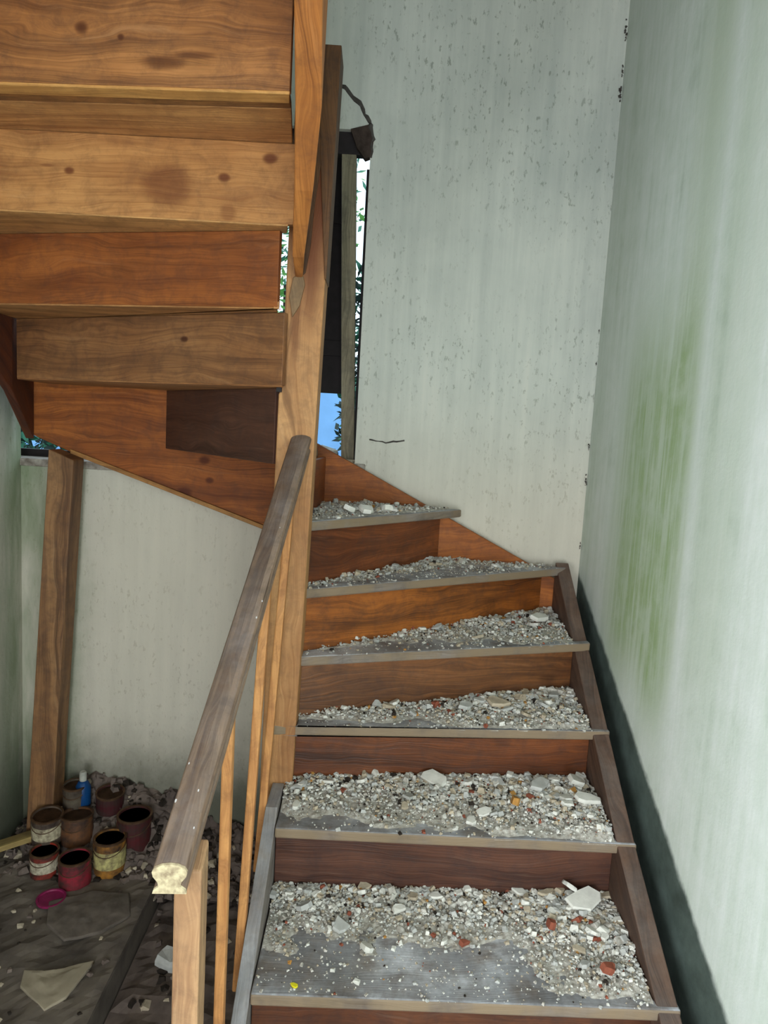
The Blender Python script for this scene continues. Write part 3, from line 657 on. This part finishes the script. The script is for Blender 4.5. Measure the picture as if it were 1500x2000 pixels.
def can(x, y, z, r, h, col, label, wire=True, tilt=0, band=None, rz=0, group=None, inner=(40,34,30)):
    e = empty('paint_can', (x, y, z), label, 'paint can', group)
    cm = plain('can_paint', tuple(c*.9 for c in col), .6, .35, 22, c2=(58,46,42))
    m = MB(); m.lathe([(r*.98,0),(r,.004),(r,h*.97),(r*1.0,h),(r*.9,h),(r*.88,h*.55),(.001,h*.55)], (x,y,z), 26, 0); m.build('can_body', cm, e, smooth=False)
    m = MB(); m.lathe([(r*1.0,h-.006),(r*1.05,h-.004),(r*1.05,h+.002),(r*.92,h+.002),(r*.92,h-.006)], (x,y,z), 26); m.build('rim', rustm, e)
    m = MB(); m.lathe([(r*.885,h*.60),(r*.885,h*.64),(.001,h*.645)], (x,y,z), 20); m.build('paint_residue', plain('residue', inner, .7), e)
    if band:
        m = MB(); m.lathe([(r*1.002,h*.25),(r*1.012,h*.25),(r*1.012,h*.75),(r*1.002,h*.75)], (x,y,z), 26); m.build('label_band', plain('band_paint', band, .7, .4, 34, c2=(96,80,66)), e)
    if wire:
        m = MB(); P = [(x+r*1.03*math.cos(a+rz), y+r*1.03*math.sin(a+rz), z+h*.85-.5*r*math.sin(q)) for a, q in [(math.pi*(i/10)-math.pi, math.pi*i/10) for i in range(11)]]
        m.tube(P, .0016, 6); m.build('handle', rustm, e)
    if tilt: e.rotation_euler = (tilt, tilt*.4, 0)
    return e
can(-.745, .855, ZP, .052, .095, (168,44,62), 'red-pink paint can at the front of the can pile', inner=(150,50,60))
can(-.655, .93, ZP, .054, .125, (190,130,52), 'ochre yellow paint can right of the red one', band=(206,196,130))
can(-.87, .90, ZP, .046, .085, (180,60,44), 'red and white paint can at the lower left of the pile', band=(214,204,180))
can(-.90, .985, ZP+.07, .052, .10, (120,104,90), 'cream labelled paint can behind the red and white one', band=(200,190,160), tilt=.08)
can(-.80, 1.00, ZP+.06, .054, .10, (130,84,50), 'brown open paint can behind the red one', tilt=-.06)
can(-.845, 1.085, ZP+.13, .042, .10, (110,100,84), 'dull beige paint can beside the support post', tilt=.05)
can(-.60, 1.02, ZP+.02, .06, .14, (92,30,34), 'dark red paint can at the right of the pile', inner=(50,20,24))
can(-.72, 1.10, ZP+.13, .05, .07, (80,24,32), 'small dark red tin on the heap behind the cans', wire=False, tilt=.1, inner=(30,30,34))
e = empty('plastic_bottle', (-.815, 1.10, ZP+.17), 'blue plastic bottle with a pale neck on the heap beside the post', 'bottle')
m = MB(); m.lathe([(.026,0),(.028,.005),(.028,.07),(.018,.09),(.012,.095)], (-.815,1.085,ZP+.15), 18); m.build('bottle_body', plain('blue_plastic', (16,66,120), .4, .15), e, smooth=True)
m = MB(); m.lathe([(.012,.095),(.013,.097),(.013,.125),(.010,.13)], (-.815,1.085,ZP+.15), 14); m.build('cap', plain('pale_plastic', (190,190,180), .5), e)
e = empty('can_lid', (-.78, .755, ZP+.008), 'magenta paint can lid lying on the slab in front of the cans', 'lid')
m = MB(); m.lathe([(.045,0),(.046,.008),(.040,.008),(.038,.004),(.001,.004)], (-.78,.755,ZP+.008), 24); m.build('lid_disc', plain('magenta_paint', (140,34,84), .5), e)
def sheet(name, pts, z, th, mat, label, cat, jit=.006, h=0):
    """thin crumpled sheet lying on the ground"""
    m = MB(); c = Vector((sum(p[0] for p in pts)/len(pts), sum(p[1] for p in pts)/len(pts), 0)); n = len(pts); rings = []
    top = []; 
    for s_ in (1.0, .66, .33):
        top.append([Vector((c.x+(p[0]-c.x)*s_, c.y+(p[1]-c.y)*s_, z+th+random.uniform(0,jit)+h*(1-s_))) for p in pts])
    bot = [Vector((p[0], p[1], z)) for p in pts]
    m.loft([bot]+top); o = m.build(name, mat, base=True, sub=3, smooth=True)
    tx = bpy.data.textures.get('crumple') or bpy.data.textures.new('crumple', 'CLOUDS'); tx.noise_scale = .045; tx.noise_depth = 3
    dm = o.modifiers.new('crumple', 'DISPLACE'); dm.texture = tx; dm.strength = .8*max(h, .012); dm.mid_level = .4; dm.direction = 'Z'
    return tag(o, label, cat)
card = plain('grey_cardboard', (168,156,136), .9, .2, 12)
sheet('cardboard_piece', [(-.535,.50),(-.56,.37),(-.60,.33),(-.70,.40),(-.72,.46),(-.66,.455),(-.62,.47)], ZP+.004, .004, card, 'pale torn cardboard piece on the slab edge at the lower left', 'cardboard')
sheet('paper_scrap', [(-.99,.62),(-.91,.66),(-.90,.60),(-.93,.55),(-1.0,.52)], ZP+.004, .004, card, 'pale paper scrap on the slab at the left edge of the view', 'paper')
sheet('empty_sack', [(-.78,.74),(-.66,.80),(-.54,.80),(-.50,.70),(-.56,.62),(-.66,.58),(-.74,.64)], ZP+.002, .004, plain('sack_cloth', (112,102,94), .95, .35, 30), 'crumpled grey sack on the slab right of the magenta lid', 'sack', .008, .012)
m = MB(); m.hexa([(-1.07,.90,ZP+.05),(-.93,.98,ZP+.07),(-.95,1.02,ZP+.07),(-1.08,.95,ZP+.05),(-1.07,.90,ZP+.07),(-.93,.98,ZP+.09),(-.95,1.02,ZP+.09),(-1.08,.95,ZP+.07)])
tag(m.build('wood_offcut', wood('offcut_wood', (176,156,100), (120,100,66)), grain=(1,.4,0), base=True), 'yellowish wood offcut at the left edge beside the cans', 'wood')
m = MB()
for _ in range(90):
    chunk(m, (random.uniform(-1.05,-.5), random.uniform(-.1,.84), ZP+.004), random.uniform(.006,.022), .5, random.choice([0,1,2]))
for _ in range(60):
    chunk(m, (random.uniform(-.46,-.08), random.uniform(.1,.85), ZF+.006), random.uniform(.01,.035), .6, random.choice([0,1,2]))
tag(m.build('floor_rubble', [M['dirt'], M['darkbit'], M['pb']], base=True), 'scattered dirt and small stones on the floor beneath the stairs', 'rubble', kind='stuff')
flake((-.35,.62,ZF+.03), .10, .08, .04, .2, (.1,.2), M['pg'], 'whitish mortar lump in the low gap beside the slab', 'mortar lump', 'mortar_lump')
